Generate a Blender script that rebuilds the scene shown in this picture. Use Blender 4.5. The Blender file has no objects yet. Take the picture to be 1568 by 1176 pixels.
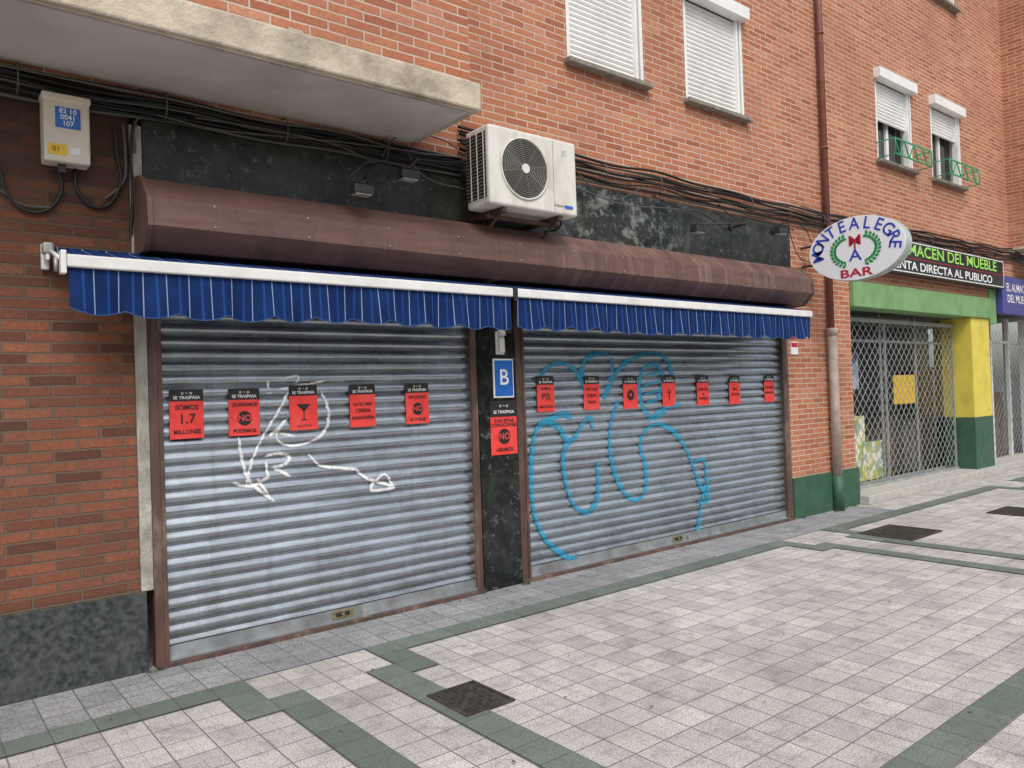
import bpy, bmesh, math, random
import numpy as np
from mathutils import Vector, Matrix
random.seed(7)
S=bpy.context.scene
COL=bpy.context.collection
# ------------------------------------------------------------------ camera
YAW,PIT,ROL,F,D,H=math.radians(38.934),math.radians(.742),math.radians(-1.956),1179.5,5.219,1.65
w=Vector((math.sin(YAW)*math.cos(PIT),math.cos(YAW)*math.cos(PIT),math.sin(PIT)))
r0=Vector((math.cos(YAW),-math.sin(YAW),0));u0=r0.cross(w)
rr=r0*math.cos(ROL)+u0*math.sin(ROL);uu=-r0*math.sin(ROL)+u0*math.cos(ROL)
cam=bpy.data.cameras.new("camera");co=bpy.data.objects.new("camera",cam);COL.objects.link(co)
M=Matrix((rr,uu,-w)).transposed().to_4x4();M.translation=Vector((0,-D,H));co.matrix_world=M
cam.sensor_width=36;cam.lens=F/1568*36;cam.clip_end=600;cam.clip_start=.05
S.camera=co
def meas(a,b,y=0.0):
    """survey: photo measurement -> (x,z) on the facade plane y"""
    d=w+rr*((a-784)/F)+uu*((588-b)/F);t=(D+y)/d.y
    return d.x*t,d.z*t+H
# ------------------------------------------------------------------ materials
def nodes(name):
    m=bpy.data.materials.new(name);m.use_nodes=True;nt=m.node_tree
    b=nt.nodes["Principled BSDF"];return m,nt,b
def N(nt,t,**k):
    n=nt.nodes.new(t)
    for a,v in k.items():
        if a in n.inputs: n.inputs[a].default_value=v
        else: setattr(n,a,v)
    return n
def coords(nt,mode='xyz',sc=(1,1,1)):
    tc=N(nt,"ShaderNodeTexCoord")
    if mode=='xyz':
        if sc==(1,1,1): return tc.outputs['Object']
        mp=N(nt,"ShaderNodeMapping");mp.inputs['Scale'].default_value=sc
        nt.links.new(tc.outputs['Object'],mp.inputs[0]);return mp.outputs[0]
    s=N(nt,"ShaderNodeSeparateXYZ");nt.links.new(tc.outputs['Object'],s.inputs[0])
    a=N(nt,"ShaderNodeMath",operation='ADD');nt.links.new(s.outputs[0],a.inputs[0]);nt.links.new(s.outputs[1],a.inputs[1])
    c=N(nt,"ShaderNodeCombineXYZ");nt.links.new(a.outputs[0],c.inputs[0]);nt.links.new(s.outputs[2],c.inputs[1])
    return c.outputs[0]
def mix(nt,fac,a,b,bt='MIX'):
    m=N(nt,"ShaderNodeMix",data_type='RGBA',blend_type=bt)
    for sock,v in((m.inputs[0],fac),(m.inputs[6],a),(m.inputs[7],b)):
        if isinstance(v,bpy.types.NodeSocket): nt.links.new(v,sock)
        elif isinstance(v,(int,float)): sock.default_value=v
        else: sock.default_value=(*v,1) if len(v)==3 else v
    return m.outputs[2]
def mul(nt,a,k):
    m=N(nt,"ShaderNodeMath",operation='MULTIPLY');nt.links.new(a,m.inputs[0])
    if isinstance(k,(int,float)): m.inputs[1].default_value=k
    else: nt.links.new(k,m.inputs[1])
    return m.outputs[0]
def noise(nt,vec,scale,detail=2,rough=.6,lo=.35,hi=.65):
    n=N(nt,"ShaderNodeTexNoise");n.inputs['Scale'].default_value=scale;n.inputs['Detail'].default_value=detail;n.inputs['Roughness'].default_value=rough
    nt.links.new(vec,n.inputs['Vector'])
    mr=N(nt,"ShaderNodeMapRange");mr.inputs[1].default_value=lo;mr.inputs[2].default_value=hi
    nt.links.new(n.outputs[0],mr.inputs[0]);return mr.outputs[0]
def axis(nt,i,z0,z1,lo=0,hi=1):
    tc=N(nt,"ShaderNodeTexCoord");s=N(nt,"ShaderNodeSeparateXYZ");nt.links.new(tc.outputs['Object'],s.inputs[0])
    mr=N(nt,"ShaderNodeMapRange")
    for k,v in((1,z0),(2,z1),(3,lo),(4,hi)): mr.inputs[k].default_value=v
    nt.links.new(s.outputs[i],mr.inputs[0]);return mr.outputs[0]
def bump(nt,b,h,st=.3,dist=.01,prev=None):
    n=N(nt,"ShaderNodeBump");n.inputs['Strength'].default_value=st;n.inputs['Distance'].default_value=dist
    nt.links.new(h,n.inputs['Height'])
    if prev: nt.links.new(prev,n.inputs['Normal'])
    nt.links.new(n.outputs[0],b.inputs['Normal']);return n.outputs[0]
def pm(name,c1,c2=None,scale=4,rough=.6,metal=0,sc=(1,1,1),bs=.1,spec=.5,c3=None,s3=1.2,f3=.5):
    m,nt,b=nodes(name);v=coords(nt,'xyz',sc);c2=c2 or tuple(x*.75 for x in c1)
    f=noise(nt,v,scale);col=mix(nt,f,c1,c2)
    if c3:
        g=noise(nt,v,s3,4,.7,.5,.75);col=mix(nt,mul(nt,g,f3),col,c3)
    nt.links.new(col,b.inputs['Base Color'])
    b.inputs['Roughness'].default_value=rough;b.inputs['Metallic'].default_value=metal
    b.inputs['Specular IOR Level'].default_value=spec
    if bs: bump(nt,b,noise(nt,v,scale*8),bs,.004)
    return m
def flat(name,c,rough=.5):
    m,nt,b=nodes(name);v=coords(nt);nt.links.new(mix(nt,noise(nt,v,12,1),c,tuple(x*.88 for x in c)),b.inputs['Base Color']);b.inputs['Roughness'].default_value=rough;return m
def ramp(nt,fac,stops):
    r=N(nt,"ShaderNodeValToRGB");el=r.color_ramp.elements
    while len(el)<len(stops): el.new(.5)
    for e_,(p,c) in zip(el,stops): e_.position=p;e_.color=(*c,1)
    nt.links.new(fac,r.inputs[0]);return r.outputs[0]
def brick(name,cols,mortar,dirt,df,ms=.007,balcony_shade=None):
    m,nt,b=nodes(name);v=coords(nt,'wall')
    dn=N(nt,"ShaderNodeTexNoise");dn.inputs['Scale'].default_value=9;dn.inputs['Detail'].default_value=1;nt.links.new(v,dn.inputs['Vector'])
    vs=N(nt,"ShaderNodeVectorMath",operation='MULTIPLY_ADD');nt.links.new(dn.outputs['Color'],vs.inputs[0]);vs.inputs[1].default_value=(.010,.007,0);nt.links.new(v,vs.inputs[2])
    t=N(nt,"ShaderNodeTexBrick");nt.links.new(vs.outputs[0],t.inputs['Vector'])
    for k,x in(('Scale',1),('Brick Width',.25),('Row Height',.064),('Mortar Size',ms),('Mortar Smooth',.35),('Bias',0)): t.inputs[k].default_value=x
    t.inputs['Color1'].default_value=(0,0,0,1);t.inputs['Color2'].default_value=(1,1,1,1);t.inputs['Mortar'].default_value=(.5,.5,.5,1)
    n=len(cols);c=ramp(nt,t.outputs['Color'],[(i/(n-1),x) for i,x in enumerate(cols)])
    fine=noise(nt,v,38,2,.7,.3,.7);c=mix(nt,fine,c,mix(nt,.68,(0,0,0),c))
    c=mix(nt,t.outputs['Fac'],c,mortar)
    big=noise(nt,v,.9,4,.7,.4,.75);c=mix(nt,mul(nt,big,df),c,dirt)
    if balcony_shade:
        c=mix(nt,mul(nt,axis(nt,2,*balcony_shade[:2]),balcony_shade[2]),c,(.035,.025,.02))  # painted shade: brick colour darkens with height, under the balcony
    nt.links.new(c,b.inputs['Base Color']);b.inputs['Roughness'].default_value=.85;b.inputs['Specular IOR Level'].default_value=.25
    iv=N(nt,"ShaderNodeMath",operation='SUBTRACT');iv.inputs[0].default_value=1;nt.links.new(t.outputs['Fac'],iv.inputs[1])
    bump(nt,b,iv.outputs[0],.9,.006)
    return m
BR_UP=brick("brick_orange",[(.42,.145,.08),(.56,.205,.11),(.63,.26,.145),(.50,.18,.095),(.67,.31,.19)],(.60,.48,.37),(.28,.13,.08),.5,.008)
BR_LOW=brick("brick_lower",[(.12,.05,.036),(.24,.086,.050),(.34,.118,.066),(.18,.066,.045),(.36,.14,.083)],(.15,.115,.085),(.10,.066,.045),.65,.0075,balcony_shade=(2.0,3.5,.75))
def tiles(name,ca,cb,joint,gum=True,worn=.7):
    m,nt,b=nodes(name);v=coords(nt,'xyz')
    def bt(wd,mo):
        t=N(nt,"ShaderNodeTexBrick");t.offset=0;nt.links.new(v,t.inputs['Vector'])
        for k,x in(('Scale',1),('Brick Width',wd),('Row Height',wd),('Mortar Size',mo),('Mortar Smooth',.3),('Bias',0)): t.inputs[k].default_value=x
        t.inputs['Color1'].default_value=(*ca,1);t.inputs['Color2'].default_value=(*cb,1);t.inputs['Mortar'].default_value=(*joint,1);return t
    t=bt(.2,.0042);t2=bt(.1,.0026)
    c=t.outputs['Color']
    sp=noise(nt,v,110,1,.6,.40,.64);c=mix(nt,sp,c,mix(nt,.50,(.04,.04,.04),c))
    d=noise(nt,v,.7,5,.8,.40,.66);c=mix(nt,d,c,mix(nt,worn,(.12,.11,.10),c))
    d2=noise(nt,v,6,3,.75,.50,.70);c=mix(nt,d2,c,mix(nt,.60,(.10,.09,.08),c))
    m2=mul(nt,t2.outputs['Fac'],.5);c=mix(nt,m2,c,joint)
    if gum:
        vo=N(nt,"ShaderNodeTexVoronoi");vo.inputs['Scale'].default_value=3.1;nt.links.new(v,vo.inputs['Vector'])
        lt=N(nt,"ShaderNodeMapRange");lt.inputs[1].default_value=.07;lt.inputs[2].default_value=.035;nt.links.new(vo.outputs['Distance'],lt.inputs[0])
        c=mix(nt,mul(nt,lt.outputs[0],mul(nt,d,.75)),c,(.06,.055,.05))
    nt.links.new(c,b.inputs['Base Color']);b.inputs['Roughness'].default_value=.75;b.inputs['Specular IOR Level'].default_value=.3
    iv=N(nt,"ShaderNodeMath",operation='SUBTRACT');iv.inputs[0].default_value=1;nt.links.new(t.outputs['Fac'],iv.inputs[1])
    bump(nt,b,iv.outputs[0],.6,.004);return m
T_MAIN=tiles("tile_terrazzo",(.80,.755,.72),(.60,.565,.545),(.24,.22,.21),worn=.62)
T_GREEN=tiles("tile_green",(.22,.27,.235),(.16,.205,.18),(.12,.14,.12),False,.66)
T_GREY=tiles("tile_grey",(.46,.46,.47),(.34,.35,.37),(.16,.16,.16))
def marble(name,peel):
    m,nt,b=nodes(name);v=coords(nt,'xyz')
    a=noise(nt,v,5,5,.75,.45,.75);c=mix(nt,a,(.009,.012,.011),(.042,.050,.044))
    ve=noise(nt,v,14,4,.8,.58,.66);c=mix(nt,ve,c,(.10,.115,.105))
    if peel:
        k=mul(nt,axis(nt,0,4.3,5.0),axis(nt,0,6.9,6.0))
        c=mix(nt,mul(nt,noise(nt,v,4.5,6,.8,.50,.60),mul(nt,k,.75)),c,(.28,.30,.28))
        c=mix(nt,mul(nt,noise(nt,v,1.2,4,.7,.45,.7),.55),c,(.085,.08,.065))
    tb=N(nt,"ShaderNodeTexBrick");tb.offset=0;vv=coords(nt,'wall');nt.links.new(vv,tb.inputs['Vector'])
    for k,x in(('Scale',1),('Brick Width',.62),('Row Height',4.05),('Mortar Size',.003)): tb.inputs[k].default_value=x
    c=mix(nt,tb.outputs['Fac'],c,(.004,.004,.004))
    nt.links.new(c,b.inputs['Base Color']);b.inputs['Roughness'].default_value=.34 if peel else .2;b.inputs['Specular IOR Level'].default_value=.4;return m
MARB=marble("black_marble",0);MARB_P=marble("black_marble_peeled",.8)
GRAN=pm("green_granite",(.018,.024,.022),(.075,.085,.08),26,.5,bs=.05,c3=(.12,.12,.11),s3=3,f3=.4)
CONC=pm("concrete",(.62,.54,.42),(.42,.37,.28),5,.9,bs=.6,c3=(.18,.14,.10),s3=1.9,f3=.8)
SOFF=pm("soffit_plaster",(.60,.57,.51),(.50,.47,.42),2,.95,bs=.1,c3=(.28,.25,.22),s3=1.1,f3=.6)
PLAST=pm("grey_plaster",(.50,.48,.42),(.28,.26,.22),9,.9,bs=.8,sc=(1,1,.5),c3=(.15,.13,.11),s3=4,f3=.6)
def housing_mat():
    m,nt,b=nodes("brown_housing_metal")
    v=coords(nt,'xyz',(.5,1,6));c=mix(nt,noise(nt,v,3),(.155,.085,.070),(.115,.063,.052))
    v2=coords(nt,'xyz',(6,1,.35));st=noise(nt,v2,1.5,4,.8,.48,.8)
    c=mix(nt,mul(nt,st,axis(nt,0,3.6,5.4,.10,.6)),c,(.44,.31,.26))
    v3=coords(nt,'xyz');c=mix(nt,mul(nt,noise(nt,v3,2.2,5,.8,.50,.70),.55),c,(.05,.035,.03))
    nt.links.new(c,b.inputs['Base Color']);b.inputs['Roughness'].default_value=.48;b.inputs['Specular IOR Level'].default_value=.4;return m
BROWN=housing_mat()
FRAME=pm("brown_frame",(.13,.07,.055),(.07,.045,.04),8,.55,bs=.1,sc=(1,1,.3),c3=(.32,.24,.18),s3=5,f3=.9)
def shutter_mat():
    m,nt,b=nodes("galvanised_slats");v=coords(nt,'xyz',(.5,1,5));a=noise(nt,v,3,3,.7)
    c=mix(nt,a,(.52,.575,.62),(.36,.40,.44))
    v2=coords(nt,'xyz',(7,1,.45));st=noise(nt,v2,1.6,4,.8,.52,.8);c=mix(nt,st,c,mix(nt,.62,(.11,.09,.07),c))
    v3=coords(nt,'xyz');g=noise(nt,v3,1.3,5,.8,.48,.75);c=mix(nt,mul(nt,g,.45),c,(.17,.16,.15))
    c=mix(nt,mul(nt,axis(nt,2,.5,.05),mul(nt,noise(nt,v3,6,3,.7,.3,.7),.6)),c,(.17,.13,.10))
    nt.links.new(c,b.inputs['Base Color']);b.inputs['Metallic'].default_value=.82
    mr=N(nt,"ShaderNodeMapRange");mr.inputs[3].default_value=.36;mr.inputs[4].default_value=.24
    nt.links.new(a,mr.inputs[0]);nt.links.new(mr.outputs[0],b.inputs['Roughness']);return m
SLAT=shutter_mat()
RAIL=pm("shutter_rail_metal",(.42,.45,.47),(.28,.30,.31),5,.5,.5,bs=.05,c3=(.2,.15,.12),s3=4,f3=.6)
WHITE=pm("white_metal",(.82,.82,.80),(.72,.72,.70),5,.45,bs=0,c3=(.5,.48,.44),s3=3,f3=.4)
PVC=pm("white_pvc",(.84,.84,.82),(.78,.78,.76),3,.5,bs=0,c3=(.55,.53,.48),s3=1.5,f3=.3)
ACW=pm("ac_enamel",(.76,.74,.68),(.66,.64,.57),6,.5,bs=0,sc=(1,1,.4),c3=(.38,.33,.26),s3=3,f3=.45)
DARK=pm("dark_plastic",(.02,.02,.02),(.035,.035,.035),10,.5,bs=0)
BLK=flat("black_ink",(.02,.018,.018),.6)
RED=pm("red_poster",(.86,.065,.055),(.74,.045,.04),8,.55,bs=0,c3=(.9,.2,.17),s3=5,f3=.4)
WINK=flat("white_ink",(.88,.88,.88))
GALV=pm("galvanised_pipe",(.42,.42,.40),(.30,.30,.29),7,.5,.3,bs=.05)
RPIPE=pm("brown_downpipe",(.25,.085,.06),(.18,.06,.048),6,.5,bs=0)
PPIPE=pm("painted_pipe",(.50,.42,.36),(.38,.30,.26),9,.6,bs=.1,c3=(.2,.15,.12),s3=3,f3=.6)
GREENP=pm("green_paint_dark",(.040,.125,.070),(.030,.095,.055),6,.55,bs=.15,c3=(.10,.12,.09),s3=4,f3=.7)
GREENR=flat("green_rail_paint",(.03,.32,.14))
GREENL=pm("green_paint_light",(.21,.40,.17),(.18,.35,.14),4,.5,bs=0,c3=(.12,.22,.10),s3=2,f3=.6)
YEL=pm("yellow_paint",(.76,.63,.10),(.68,.55,.08),4,.55,bs=.05,c3=(.4,.33,.10),s3=3,f3=.5)
STONE=pm("stone_sill",(.30,.27,.23),(.20,.18,.15),12,.8,bs=.2)
BLUE=flat("blue_plate",(.02,.15,.56),.35)
BLUEINK=flat("blue_ink",(.03,.07,.50));GREENINK=flat("green_ink",(.02,.30,.09));REDINK=flat("red_ink",(.52,.02,.05))
NAVY=flat("navy_sign",(.07,.07,.30),.35)
LIME=flat("lime_ink",(.38,.78,.14))
IRON=pm("cast_iron",(.075,.065,.055),(.045,.04,.035),20,.6,.3,bs=.3,c3=(.16,.14,.12),s3=9,f3=.7)
ASPH=pm("asphalt",(.055,.055,.055),(.04,.04,.042),30,.9,bs=.3)
KERB=pm("kerb_concrete",(.50,.48,.44),(.40,.38,.35),9,.85,bs=.2)
BRASS=pm("brass_lock",(.50,.42,.24),(.3,.24,.14),30,.4,.7,bs=0)
YLAB=flat("yellow_label",(.85,.55,.03))
def paint(name,c,lo):
    m,nt,b=nodes(name);v=coords(nt,'xyz');f=noise(nt,v,26,3,.7,.25,.55)
    nt.links.new(mix(nt,f,tuple(x*.8 for x in c),c),b.inputs['Base Color']);b.inputs['Roughness'].default_value=.5
    mr=N(nt,"ShaderNodeMapRange");mr.inputs[3].default_value=lo;mr.inputs[4].default_value=.95
    nt.links.new(f,mr.inputs[0])
    at=N(nt,"ShaderNodeAttribute");at.attribute_name="core"
    nt.links.new(mul(nt,mr.outputs[0],at.outputs['Fac']),b.inputs['Alpha']);return m
CYAN=paint("cyan_spray",(.03,.31,.50),.65);WSPR=paint("white_spray",(.85,.87,.87),.45)
def awning_mat():
    m,nt,b=nodes("striped_canvas");tc=N(nt,"ShaderNodeTexCoord");s=N(nt,"ShaderNodeSeparateXYZ");nt.links.new(tc.outputs['Object'],s.inputs[0])
    def line(per,off,wd):
        a=N(nt,"ShaderNodeMath",operation='MULTIPLY_ADD');nt.links.new(s.outputs[0],a.inputs[0]);a.inputs[1].default_value=1/per;a.inputs[2].default_value=off+50
        f=N(nt,"ShaderNodeMath",operation='FRACT');nt.links.new(a.outputs[0],f.inputs[0])
        l=N(nt,"ShaderNodeMath",operation='LESS_THAN');nt.links.new(f.outputs[0],l.inputs[0]);l.inputs[1].default_value=wd;return l.outputs[0]
    v=coords(nt,'xyz');base=mix(nt,noise(nt,v,5),(.006,.028,.120),(.004,.018,.080))
    c=mix(nt,line(.128,0,.045),base,(.24,.33,.50));c=mix(nt,line(.128,.45,.10),c,(.012,.055,.22))
    nt.links.new(c,b.inputs['Base Color']);b.inputs['Roughness'].default_value=.8;b.inputs['Specular IOR Level'].default_value=.15;return m
AWN=awning_mat()
def glass_mat(name,c=(.02,.025,.025)):
    m,nt,b=nodes(name);b.inputs['Base Color'].default_value=(*c,1);b.inputs['Roughness'].default_value=.03
    b.inputs['Specular IOR Level'].default_value=.6;return m
GLASS=glass_mat("window_glass")
def clear_glass():
    m,nt,b=nodes("shop_glass");nt.nodes.remove(b);o=nt.nodes["Material Output"]
    t=N(nt,"ShaderNodeBsdfTransparent");t.inputs[0].default_value=(.85,.9,.88,1);g=N(nt,"ShaderNodeBsdfGlossy");g.inputs['Roughness'].default_value=.01
    fr=N(nt,"ShaderNodeFresnel");fr.inputs[0].default_value=1.5;ms=N(nt,"ShaderNodeMixShader");nt.links.new(fr.outputs[0],ms.inputs[0]);nt.links.new(t.outputs[0],ms.inputs[1]);nt.links.new(g.outputs[0],ms.inputs[2]);nt.links.new(ms.outputs[0],o.inputs[0]);return m
CGL=clear_glass()
# ------------------------------------------------------------------ geometry helpers
def empty(name,loc=(0,0,0)):
    e=bpy.data.objects.new(name,None);COL.objects.link(e);e.location=(0,0,0);return e
def link(name,me,mat,par=None,smooth=False):
    o=bpy.data.objects.new(name,me);COL.objects.link(o)
    if mat: me.materials.append(mat)
    if par: o.parent=par
    if smooth:
        for p in me.polygons:p.use_smooth=True
    return o
def mesh(name,vs,fs,mat,par=None,smooth=False):
    me=bpy.data.meshes.new(name);me.from_pydata(vs,[],fs);me.update();return link(name,me,mat,par,smooth)
def box(name,x0,x1,y0,y1,z0,z1,mat,par=None,bev=0,seg=2):
    bm=bmesh.new();bmesh.ops.create_cube(bm,size=1)
    bmesh.ops.scale(bm,vec=(x1-x0,y1-y0,z1-z0),verts=bm.verts);bmesh.ops.translate(bm,vec=((x0+x1)/2,(y0+y1)/2,(z0+z1)/2),verts=bm.verts)
    if bev: bmesh.ops.bevel(bm,geom=bm.edges[:],offset=bev,segments=seg,affect='EDGES',profile=.5)
    me=bpy.data.meshes.new(name);bm.to_mesh(me);bm.free();return link(name,me,mat,par)
def boxes(name,lst,mat,par=None):
    vs=[];fs=[]
    for x0,x1,y0,y1,z0,z1 in lst:
        i=len(vs);vs+=[(x,y,z) for x in(x0,x1) for y in(y0,y1) for z in(z0,z1)]
        fs+=[[i+k for k in f] for f in((0,1,3,2),(4,6,7,5),(0,4,5,1),(2,3,7,6),(0,2,6,4),(1,5,7,3))]
    return mesh(name,vs,fs,mat,par)
def cyl(name,p,q,r,mat,par=None,seg=16,r2=None):
    p=Vector(p);q=Vector(q);d=q-p;bm=bmesh.new()
    bmesh.ops.create_cone(bm,cap_ends=True,segments=seg,radius1=r,radius2=r if r2 is None else r2,depth=d.length)
    bmesh.ops.transform(bm,matrix=Matrix.Translation((p+q)/2)@d.to_track_quat('Z','Y').to_matrix().to_4x4(),verts=bm.verts)
    me=bpy.data.meshes.new(name);bm.to_mesh(me);bm.free();o=link(name,me,mat,par)
    for f in me.polygons:f.use_smooth=len(f.vertices)==4
    return o
def cable(name,pts,r,mat,par=None,smooth=True):
    cu=bpy.data.curves.new(name,'CURVE');cu.dimensions='3D';cu.bevel_depth=r;cu.bevel_resolution=1;cu.resolution_u=6
    if smooth:
        sp=cu.splines.new('BEZIER');sp.bezier_points.add(len(pts)-1)
        for b,p in zip(sp.bezier_points,pts): b.co=p;b.handle_left_type=b.handle_right_type='AUTO'
    else:
        sp=cu.splines.new('POLY');sp.points.add(len(pts)-1)
        for b,p in zip(sp.points,pts): b.co=(*p,1)
    o=bpy.data.objects.new(name,cu);COL.objects.link(o);cu.materials.append(mat)
    if par:o.parent=par
    return o
FR=(math.pi/2,0,0);FL=(math.pi/2,0,-math.pi/2)
def text(body,size,mat,loc,par,rot=FR,sx=1,off=0.0,align='CENTER',name="lettering"):
    cu=bpy.data.curves.new(name,'FONT');cu.body=body;cu.size=size;cu.align_x=align;cu.align_y='CENTER';cu.offset=off;cu.extrude=.0004
    o=bpy.data.objects.new(name,cu);COL.objects.link(o);cu.materials.append(mat);o.location=loc;o.rotation_euler=rot;o.scale=(sx,1,1);o.parent=par;return o
def wall(name,x0,x1,z0,z1,y,holes,mat,par,rev=.16):
    xs=sorted({x0,x1,*[v for h in holes for v in h[:2]]});zs=sorted({z0,z1,*[v for h in holes for v in h[2:]]})
    vs=[];fs=[]
    def q(*p): i=len(vs);vs.extend(p);fs.append([i,i+1,i+2,i+3])
    for a,b in zip(xs,xs[1:]):
        for c,d in zip(zs,zs[1:]):
            mx,mz=(a+b)/2,(c+d)/2
            if any(h[0]<mx<h[1] and h[2]<mz<h[3] for h in holes): continue
            q((a,y,c),(b,y,c),(b,y,d),(a,y,d))
    for a,b,c,d in holes:
        q((a,y,c),(a,y,d),(a,y+rev,d),(a,y+rev,c));q((b,y,d),(b,y,c),(b,y+rev,c),(b,y+rev,d))
        q((a,y,d),(b,y,d),(b,y+rev,d),(a,y+rev,d));q((b,y,c),(a,y,c),(a,y+rev,c),(b,y+rev,c))
    return mesh(name,vs,fs,mat,par)
def prism(name,x0,x1,pr,mat,par,caps=True):
    n=len(pr);vs=[(x0,*p) for p in pr]+[(x1,*p) for p in pr];fs=[(i,(i+1)%n,n+(i+1)%n,n+i) for i in range(n)]
    if caps: fs+=[tuple(range(n-1,-1,-1)),tuple(range(n,2*n))]
    return mesh(name,vs,fs,mat,par)
# ------------------------------------------------------------------ ground
g=mesh("ground",[(-300,-300,-.13),(300,-300,-.13),(300,300,-.13),(-300,300,-.13)],[(0,1,2,3)],ASPH)
pv=empty("pavement")
box("slab",-30,80,-11.0,.9,-.125,0,T_MAIN,pv)
def sheet(name,rects,z,mat,par):
    vs=[];fs=[]
    for x0,x1,y0,y1 in rects:
        i=len(vs);vs+=[(x0,y0,z),(x1,y0,z),(x1,y1,z),(x0,y1,z)];fs.append((i,i+1,i+2,i+3))
    return mesh(name,vs,fs,mat,par)
sheet("wall_strip",[(-30,9.98,-.6,-.0)],.004,T_GREY,pv)
R=[]
for c in(2.0,7.7,13.4):
    R+=[(c-.6,c-.4,-1.0,-.6),(c-.6,c-.2,-1.2,-1.0),(c-.4,c-.2,-3.2,-1.2),(c-.6,c-.2,-3.4,-3.2),(c-.6,c-.4,-3.8,-3.4)]
    R+=[(c+.4,c+.6,-1.0,-.6),(c+.2,c+.6,-1.2,-1.0),(c+.2,c+.4,-3.2,-1.2),(c+.2,c+.6,-3.4,-3.2),(c+.4,c+.6,-3.8,-3.4)]
for a,b in((-4,1.4),(2.6,7.1),(8.3,12.8),(14,20)):
    R+=[(a,b,-.8,-.6),(a,b,-3.8,-3.6)]
sheet("green_tile_bands",R,.008,T_GREEN,pv)
boxes("kerb",[(x,x+.995,-11.16,-11.003,-.128,.004) for x in range(-20,70)],KERB,pv)
LV=flat("dry_leaf",(.13,.09,.04),.8)
vs=[];fs=[]
for k in range(170):
    x=random.uniform(.5,12);y=-abs(random.gauss(0,.12))-.03 if random.random()<.6 else random.uniform(-4,-.3);a=random.uniform(0,6.28);s=random.uniform(.005,.018);i=len(vs)
    for t,l in((0,1),(1.57,.45),(3.14,1),(4.71,.45)): vs.append((x+math.cos(a+t)*s*l,y+math.sin(a+t)*s*l,.012+random.uniform(0,.006)))
    fs.append((i,i+1,i+2,i+3))
mesh("fallen_leaves",vs,fs,LV)
WD=flat("weed_leaf",(.09,.15,.04),.8);vs=[];fs=[]
for cx_,cy2 in((9.35,-.12),(9.7,-.06),(9.95,-.07),(8.7,-.05),(4.24,-.07),(1.25,-.05)):
    for k in range(16):
        a=random.uniform(0,6.28);l=random.uniform(.02,.07);b0=Vector((cx_+random.uniform(-.04,.04),cy2+random.uniform(-.02,.02),.004));t=b0+Vector((math.cos(a)*l*.7,-abs(math.sin(a))*l*.7,l*.7));n=Vector((-math.sin(a),math.cos(a),0))*.005;i=len(vs)
        vs+=[tuple(b0-n),tuple(b0+n),tuple(t)];fs.append((i,i+1,i+2))
mesh("weeds",vs,fs,WD)
def manhole(x0,x1,y0,y1):
    e=empty("manhole_cover")
    boxes("rim",[(x0,x1,y0,y0+.02,.002,.014),(x0,x1,y1-.02,y1,.002,.014),(x0,x0+.02,y0+.021,y1-.021,.002,.014),(x1-.02,x1,y0+.021,y1-.021,.002,.014)],IRON,e)
    box("plate",x0+.022,x1-.022,y0+.022,y1-.022,.001,.010,IRON,e)
    L=[]
    nx=int((x1-x0-.06)/.035);ny=int((y1-y0-.06)/.035)
    for i in range(nx):
        for j in range(ny):
            X=x0+.04+i*.035;Y=y0+.04+j*.035
            L.append((X,X+(.026 if (i+j)%2 else .008),Y,Y+(.008 if (i+j)%2 else .026),.009,.0145))
    boxes("studs",L,IRON,e)
manhole(2.26,2.58,-1.96,-1.58);manhole(8.12,8.86,-1.60,-1.02);manhole(10.35,11.0,-2.0,-1.5)
# ------------------------------------------------------------------ main building
B=empty("brick_apartment_building")
win1=[(5.02,6.10,4.78,6.05),(6.78,7.86,4.78,6.05),(11.12,12.26,4.84,6.15),(12.94,14.08,4.84,6.15)]
up=[(a,b,7.86,9.15) for a,b,_,_ in win1]
balc_doors=[(.2,2.2,3.95,6.05),(.2,2.2,7.0,9.15)]
wall("upper_wall",-4,16.1,3.62,11,0,win1+up+balc_doors,BR_UP,B)
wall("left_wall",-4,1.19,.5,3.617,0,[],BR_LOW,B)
wall("pier_wall",8.56,10.15,.5,3.617,0.0,[],BR_UP,B)
wall("shop_lintel_wall",10.153,16.1,3.03,3.617,0,[],BR_UP,B)
box("left_granite_base",-4,1.22,-.03,.1,0.003,.5,GRAN,B,.004)
box("pier_base",8.56,10.17,-.035,.3,.003,.50,GREENP,B,.004)
box("pier_return",10.0,10.15,.002,.32,.5,3.03,BR_UP,B)
box("plaster_strip",1.193,1.265,-.018,.1,.5,3.42,PLAST,B,.006)
box("marble_fascia",1.27,8.70,-.015,.1,2.45,3.615,MARB_P,B)
box("marble_pillar",3.835,4.245,-.025,.12,0.002,2.449,MARB,B,.004)
boxes("building_mass",[(-4,16.1,3.2,9,0,11),(-4,10,.35,3.15,0,3.3),(-4,19.9,.3,3.19,3.31,3.6),(-4,16.1,.25,3.15,3.65,11.0),(-4.2,-4,0,9,0,11),(16.15,20,3.2,9,0,11)],SOFF,B)
box("roof_slab",-4.3,20.3,-.3,9.2,11.003,11.2,CONC,B)
boxes("wing_wall",[(16.1,20,-1.6,.0,4.02,11)],BR_UP,B)
box("wing_soffit",16.1,20,-1.6,0,3.98,4.018,CONC,B)
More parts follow.
